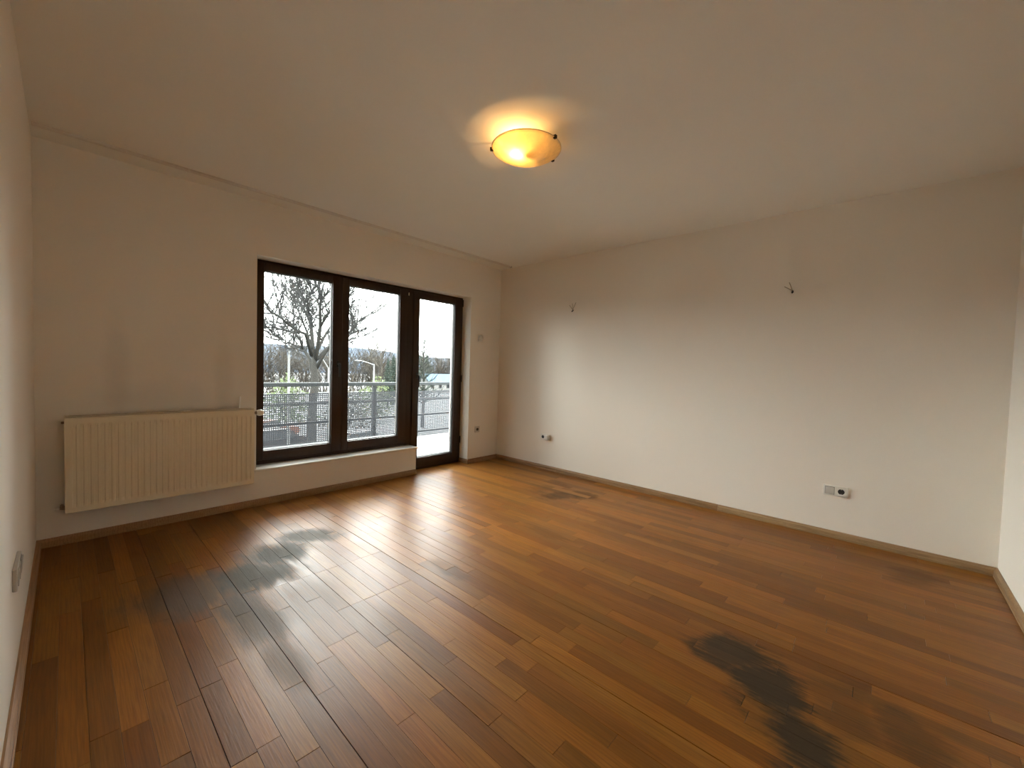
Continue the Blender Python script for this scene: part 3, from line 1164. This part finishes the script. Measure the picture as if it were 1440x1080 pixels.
LIMBS = {
'A':[(6.85,13.00,1.27),(6.89,13.20,1.99),(6.88,13.40,2.85),(6.84,13.60,3.18),(6.75,13.80,3.47),(6.65,14.00,3.74),(6.61,14.20,4.07),(6.55,14.50,4.51)],
'B':[(6.88,13.40,2.91),(6.69,13.10,3.19),(6.51,12.80,3.47),(6.48,12.60,3.73),(6.50,12.40,4.04),(6.40,12.20,4.37)],
'C':[(6.91,13.00,1.33),(6.89,12.70,1.98),(6.84,12.40,2.60),(6.71,12.10,3.44),(6.67,11.90,3.88),(6.47,11.80,4.10),(6.28,11.70,4.31)],
'D':[(6.84,12.40,2.66),(6.86,12.00,2.97),(6.90,11.60,3.24),(6.89,11.30,3.67),(6.90,11.10,4.06)],
'E':[(6.83,13.00,0.84),(6.84,13.30,1.35),(6.81,13.70,1.67),(6.77,14.20,1.88),(6.69,14.70,2.00),(6.57,15.00,2.12),(6.34,15.40,2.30)],
'E2':[(6.81,14.00,1.79),(6.66,13.90,2.19),(6.60,14.20,2.44),(6.28,14.60,2.59),(6.05,15.20,2.69),(5.87,15.50,2.71)],
'F':[(6.77,13.00,1.55),(6.31,12.40,2.34),(5.81,12.00,2.44),(5.36,11.50,2.62),(4.89,11.00,2.81),(4.60,10.70,2.82),(4.41,10.50,3.05)],
'G':[(6.80,13.10,1.84),(6.90,13.80,2.50),(6.93,14.40,3.03),(6.89,14.90,3.61),(6.77,15.20,4.01)],
'H':[(6.94,13.00,0.99),(7.10,12.60,1.62),(7.32,12.10,2.19),(7.54,11.60,2.41),(7.74,11.30,2.75),(7.86,11.10,3.08)],
'I':[(6.96,13.00,1.70),(7.61,13.70,2.49),(8.36,14.30,3.37),(8.88,14.60,4.10),(9.29,14.90,4.62)],
'J':[(6.99,13.00,1.42),(7.74,13.70,1.96),(8.73,14.30,2.28),(9.66,14.80,2.57),(10.35,15.20,2.77)],
}
TB = Vector((6.82, 13.0, GZ))
bt = empty('bare_tree', TB)
tag(bt, 'big bare deciduous tree spreading in front of the left window', 'tree')
m_ = MB()
m_.tube([Vector(p) - TB for p in ((6.80, 13.0, GZ - 0.1), (6.81, 13.0, -3.6), (6.81, 13.0, -2.4), (6.80, 13.0, -1.3), (6.84, 13.0, -0.3), (6.92, 13.0, 0.41), (6.88, 13.0, 0.98), (6.86, 13.0, 1.6))],
        [0.30, 0.22, 0.19, 0.175, 0.16, 0.15, 0.13, 0.08], 12)
m_.build('trunk', M['bark'], bt, smooth='all')
rt = random.Random(12)
tw = MB()
for kname, pts in LIMBS.items():
    pts = [Vector(p) - TB for p in pts]
    n_ = len(pts)
    r0 = 0.085 if kname in 'AC' else (0.065 if kname in ('E', 'F', 'I', 'J', 'H') else 0.055)
    rads = [r0 * (1 - 0.78 * i / (n_ - 1)) for i in range(n_)]
    mm = MB().tube(pts, rads, 7)
    mm.build('branch', M['bark'], bt, smooth='all')
    nb = 18
    for i in range(nb):
        t = (0.22 + 0.78 * (i + rt.random()) / nb) * (n_ - 1)
        k = min(int(t), n_ - 2)
        b = pts[k].lerp(pts[k + 1], t - k)
        base = (pts[k + 1] - pts[k]).normalized()
        side = Vector((rt.gauss(0, 1), rt.gauss(0, 1), rt.gauss(0, .7)))
        side = (side - base * side.dot(base)).normalized()
        sprout(rt, tw, b, base * 0.7 + side + Vector((0, 0, 0.45)), rt.uniform(0.6, 1.3), 0.027, 2, 0.30, 7, 3, 4)
    sprout(rt, tw, pts[-1], pts[-1] - pts[-2], 0.9, 0.026, 2, 0.3, 8, 3, 4)
tag(tw.build('twigs', M['twig'], bt), kind='stuff')


# bare trees further back: one model of each size, then copies
def bare_model(name, seed, height, mat):
    rng = random.Random(seed)
    root = empty(name)
    m1, m2 = MB(), MB()
    hts = [0, 0.2, 0.4, 0.62, 0.8]
    cx = [Vector((rng.gauss(0, 0.04) * height * h, rng.gauss(0, 0.04) * height * h, h * height)) for h in hts]
    m1.tube(cx, [0.030 * height * (1 - 0.85 * h) for h in hts], 7)
    for i in range(20):
        t = 0.7 + 3.3 * (i + rng.random()) / 20
        k = min(int(t), 3)
        b = cx[k].lerp(cx[k + 1], t - k)
        a = rng.uniform(0, 6.283)
        sprout(rng, m2, b, Vector((math.cos(a), math.sin(a), rng.uniform(0.5, 1.3))), height * rng.uniform(0.22, 0.38), 0.0075 * height, 2, 0.35, 5, 3, 4)
    m1.build('trunk', mat, root, smooth='all')
    tag(m2.build('twigs', mat, root), kind='stuff')
    return root


def place_copies(model, spots, labels, cat, group):
    first = True
    for (x, y, z, s, rz), lb in zip(spots, labels):
        o = model if first else copy_tree(model)
        first = False
        o.location = (x, y, z)
        o.scale = (s, s, s)
        o.rotation_euler = (0, 0, rz)
        tag(o, lb, cat, group)


grey_t = bare_model('background_tree', 3, 7.0, M['twig_tan'])
spots = [(23.5, 90, GZ, 1.75, 0.3), (32.5, 92, GZ, 1.85, 1.7), (42.0, 90, GZ, 1.7, 2.9), (52.0, 92, GZ, 1.75, 4.0)]
place_copies(grey_t, spots, ['tangled bare tree in the grey thicket behind the big tree'] * len(spots), 'tree', 'thicket of bare background trees')
tan_t = bare_model('slender_tree', 8, 8.85, M['twig_tan'])
place_copies(tan_t, [(39.5, 65, GZ, 1.14, 0.0)], ['tall tan bare tree between big tree and dark conifers'], 'tree', None)
blue_t = bare_model('distant_tree', 15, 7.2, M['twig'])
place_copies(blue_t, [(69.0, 95, GZ, 1.36, 0.0), (76.5, 96, GZ, 1.40, 1.5), (84.0, 95, GZ, 1.32, 3.0)], ['bare tree standing behind the blue roof'] * 3, 'tree', 'bare trees behind the blue roof')


def conifer(name, loc, h, spread, label, seed, open_=False):
    rng = random.Random(seed)
    root = empty(name, loc)
    m1, m2 = MB(), MB()
    m1.tube([(0, 0, 0), (0.03, 0, h * 0.5), (0, 0, h)], [0.022 * h, 0.014 * h, 0.003], 7)
    tiers = 15 if open_ else 20
    for i in range(tiers):
        t = i / (tiers - 1)
        z = h * (0.16 + 0.82 * t)
        r = spread * (1 - t) ** (0.8) + 0.04 * h * 0.3
        nb = 6 if open_ else 9
        for k in range(nb):
            a = 6.283 * k / nb + rng.uniform(-.4, .4) + i
            rr = r * rng.uniform(0.7, 1.15)
            d = Vector((math.cos(a), math.sin(a), 0))
            s = Vector((-math.sin(a), math.cos(a), 0))
            w_ = rr * 0.24 + 0.05
            dz = (0.25 if open_ else -0.18) * rr
            p0 = Vector((0, 0, z))
            for q in range(3):
                aq = p0 + d * rr * (0.30 + 0.27 * q) + Vector((0, 0, dz * (0.3 + 0.27 * q)))
                ln = rr * 0.30
                V2 = [aq - d * ln * 0.6, aq + s * w_ * (1 - .2 * q) + Vector((0, 0, -0.05)), aq + d * ln, aq - s * w_ * (1 - .2 * q) + Vector((0, 0, -0.05)),
                      aq + Vector((0, 0, 0.11 + 0.02 * h)), aq - Vector((0, 0, 0.05))]
                m2.add(V2, [(0, 1, 4), (1, 2, 4), (2, 3, 4), (3, 0, 4), (1, 0, 5), (2, 1, 5), (3, 2, 5), (0, 3, 5)])
    m1.build('trunk', M['bark'], root, smooth='all')
    tag(m2.build('needles', M['needle'], root), kind='stuff')
    tag(root, label, 'conifer')


conifer('conifer', (29.1, 45, GZ), 6.6, 0.95, 'shorter dark conifer beside the tan bare tree', 1)
conifer('conifer', (33.0, 50.1, GZ), 7.3, 1.15, 'taller dark conifer of the pair in the middle pane', 2)
PO = Vector((22.75, 28, GZ))
pn = empty('pine_tree', PO)
rng = random.Random(17)
m1, m2 = MB(), MB()
m1.tube([(0, 0, 0), (0.06, 0, 4.0), (-0.03, 0, 7.0), (0, 0, 8.4)], [0.17, 0.12, 0.06, 0.02], 8)
for i in range(46):
    t = (i + rng.random()) / 46
    z = 2.2 + 6.1 * t
    a = i * 2.4 + rng.uniform(-.3, .3)
    ln = (1.5 * (1 - t) ** 0.75 + 0.22) * rng.uniform(.7, 1.15)
    d = Vector((math.cos(a), math.sin(a), 0.25 + 0.5 * t))
    sprout(rng, m2, Vector((0, 0, z)), d, ln, 0.075 * (1 - .4 * t), 1, 0.35, 7, 3, 4)
m1.build('trunk', M['bark'], pn, smooth='all')
tag(m2.build('needles', M['needle'], pn), kind='stuff')
tag(pn, 'loose pine rising left in the balcony door glass', 'conifer')


def shrub(name, loc, r, h, label, mat, seed, group=None):
    rng = random.Random(seed)
    root = empty(name, loc)
    m1, m2 = MB(), MB()
    for i in range(7):
        a = rng.uniform(0, 6.283)
        m1.tube([(0, 0, 0), (math.cos(a) * r * .3, math.sin(a) * r * .3, h * .5), (math.cos(a) * r * .6, math.sin(a) * r * .6, h * .9)], [0.03, 0.02, 0.008], 4)
    for i in range(900):
        u = Vector((rng.gauss(0, .42), rng.gauss(0, .42), 0))
        p = Vector((u.x * r, u.y * r, h * rng.uniform(.15, 1) * max(.3, 1 - .5 * u.length)))
        s = rng.uniform(.10, .22)
        d1 = Vector((rng.gauss(0, 1), rng.gauss(0, 1), rng.gauss(0, 1))).normalized()
        d2 = d1.orthogonal().normalized()
        m2.add([p - d1 * s, p + d2 * s * .5, p + d1 * s, p - d2 * s * .5], [(0, 1, 2, 3)])
    m1.build('stems', M['bark'], root)
    tag(m2.build('foliage', mat, root), kind='stuff')
    tag(root, label, 'shrub', group)
    return root


shrub('leafy_shrub', (21.0, 33.5, GZ), 2.2, 5.2, 'yellow-green shrub under the rail in the middle pane', M['leaf'], 5)
shrub('leafy_shrub', (12.8, 33.5, GZ), 2.0, 5.2, 'green shrub under the rail in the left pane', M['leaf'], 6)
shrub('grey_shrub', (15.6, 28.5, GZ), 2.2, 4.6, 'pale grey bush behind the big tree trunk', M['twig_tan'], 9)

# leafless brush filling the middle distance: nobody could count it
m2 = MB()
rng = random.Random(31)
for j in range(30):
    bx, by = -8.0 + 2.7 * j, 81.0 + rng.uniform(-.8, .8)
    for i in range(9):
        a = rng.uniform(0, 6.283)
        sprout(rng, m2, Vector((bx + rng.uniform(-1.6, 1.6), by, GZ)), Vector((math.cos(a) * .6, math.sin(a) * .4, 1.0)), rng.uniform(2.2, 3.6), 0.07, 2, 0.1, 7, 3, 3)
    for i in range(13):
        a = rng.uniform(0, 6.283)
        rr = rng.uniform(0, 2.2)
        sprout(rng, m2, Vector((bx + math.cos(a) * rr, by + math.sin(a) * rr * .6, GZ)), Vector((math.cos(a) * .3, math.sin(a) * .3, 1.0)), rng.uniform(5.0, 8.2), 0.085, 2, 0.15, 7, 4, 3)
tag(m2.build('brush_thicket', M['twig_tan']), 'grey leafless brush filling the view behind the street lamps', 'thicket', kind='stuff')

# street lamps
def lamp_post(loc, h, arm, label, name='street_lamp', r=0.06):
    root = empty(name, loc)
    m_ = MB()
    m_.tube([(0, 0, 0), (0, 0, h * .5), (0, 0, h)], [r * 1.35, r, r * .75], 10)
    m_.build('post', M['pole'], root, smooth=True)
    if arm:
        e = Vector(arm)
        m_ = MB()
        m_.tube([(0, 0, h - .08), Vector((0, 0, h)) + e * .5, Vector((0, 0, h)) + e], [r * .6, r * .5, r * .5], 8)
        m_.build('arm', M['pole'], root, smooth=True)
        m_ = MB()
        q = Matrix.Translation(Vector((0, 0, h)) + e)
        m_.box((-.30, -.10, -.06), (.12, .10, .04), .03, 1, q)
        m_.build('lantern', M['pole'], root)
    tag(root, label, 'lamp post')


lamp_post((7.50, 17.6, GZ), 6.86, None, 'plain white pole left of the big tree', 'white_pole', 0.058)
lamp_post((15.52, 24.0, GZ), 5.82, (-1.15, 0, .22), 'white street lamp with arm in the middle pane', r=.075)
lamp_post((12.19, 24.0, GZ), 5.48, (-.58, 0, .80), 'white street lamp with rising arm beside the big tree', r=.065)

# house with the blue roof
HO = Vector((54.0, 70, GZ))
hs = empty('house', HO)
tag(hs, 'white house with a light blue roof beyond the door', 'house')
W_, D_, E_, P_ = 10.5, 4.2, 2.45, 4.0
m_ = MB()
m_.box((0, 0, 0), (W_, D_, E_))
m_.add([(0, 0, E_), (0, D_, E_), (0, D_ / 2, P_), (W_, 0, E_), (W_, D_, E_), (W_, D_ / 2, P_)], [(0, 1, 2), (3, 5, 4), (0, 2, 5, 3), (1, 4, 5, 2)])
m_.build('wall', M['house'], hs)
for sgn in (0, 1):
    y0, y1 = (-.35, D_ / 2) if sgn == 0 else (D_ + .35, D_ / 2)
    z0 = E_ - .12
    m_ = MB()
    V2 = [(-.3, y0, z0), (W_ + .3, y0, z0), (W_ + .3, y1, P_ + .02), (-.3, y1, P_ + .02)]
    V2 += [(a, b, c + .12) for a, b, c in V2]
    m_.add(V2, [(0, 1, 2, 3), (7, 6, 5, 4), (0, 4, 5, 1), (1, 5, 6, 2), (2, 6, 7, 3), (3, 7, 4, 0)])
    m_.build('roof', M['roof'], hs)
for wx in (0.9, 3.0, 5.2, 7.4):
    for wz in (0.95,):
        f = MB().box((wx - .45, -.05, wz), (wx + .45, .02, wz + 1.1), .02).build('window', M['house'], hs)
        MB().box((wx - .38, -.065, wz + .07), (wx + .38, -.051, wz + 1.03)).build('pane', M['dark_glass'], f)
an = MB()
an.add([(0, 0, 0), (2.6, 0, 0), (2.6, -1.4, -.5), (0, -1.4, -.5), (0, 0, -.08), (2.6, 0, -.08), (2.6, -1.4, -.6), (0, -1.4, -.6)],
       [(0, 1, 2, 3), (7, 6, 5, 4), (0, 4, 5, 1), (1, 5, 6, 2), (2, 6, 7, 3), (3, 7, 4, 0)])
an.build('awning', M['brick_red'], hs).location = (6.6, -.02, 1.9)


# parked cars, seen in dots through the perforated sheets
def car(loc, rz, col, label):
    root = empty('parked_car', loc, rz)
    cm = simple('car_paint', col, 0.35, var=0.01, spec=0.1)
    side = [(-2.05, .32), (-2.1, .62), (-2.0, .86), (-1.2, .93), (1.0, .95), (1.95, .84), (2.1, .62), (2.08, .32)]
    m_ = MB()
    m_.prism(side, (0, -.86, 0), (0, .86, 0), (0, 0, 1), (1, 0, 0))
    m_.build('body', cm, root)
    m_ = MB()
    b_, t_ = [(-1.75, .90), (1.15, .92)], [(-1.25, 1.42), (.35, 1.44)]
    V2 = []
    for yy, ty in ((-.80, -.62), (.80, .62)):
        V2 += [(b_[0][0], yy, b_[0][1]), (b_[1][0], yy, b_[1][1]), (t_[1][0], ty, t_[1][1]), (t_[0][0], ty, t_[0][1])]
    m_.add(V2, [(0, 1, 2, 3), (7, 6, 5, 4), (0, 4, 5, 1), (1, 5, 6, 2), (3, 2, 6, 7), (0, 3, 7, 4)])
    m_.build('windows', M['dark_glass'], root)
    MB().box((-1.30, -.64, 1.41), (.40, .64, 1.47), .02).build('roof', cm, root)
    for wx in (-1.3, 1.3):
        for wy in (-.80, .80):
            m_ = MB()
            m_.lathe([(.01, -.1), (.30, -.1), (.32, -.06), (.32, .06), (.30, .1), (.01, .1)], (wx, wy, .32), 16, 'y')
            m_.build('wheel', M['tyre'], root, smooth=True)
    tag(root, label, 'car')


car((10.1, 29.5, GZ), 0.35, (0.075, 0.026, 0.013), 'orange car behind the railing sheet at the lower left')
car((9.3, 24.8, GZ), 0.2, (0.006, 0.006, 0.0065), 'black car behind the railing sheet, left pane')
car((13.2, 21.0, GZ), 0.1, (0.009, 0.010, 0.013), 'dark blue car behind the railing sheet, middle pane')
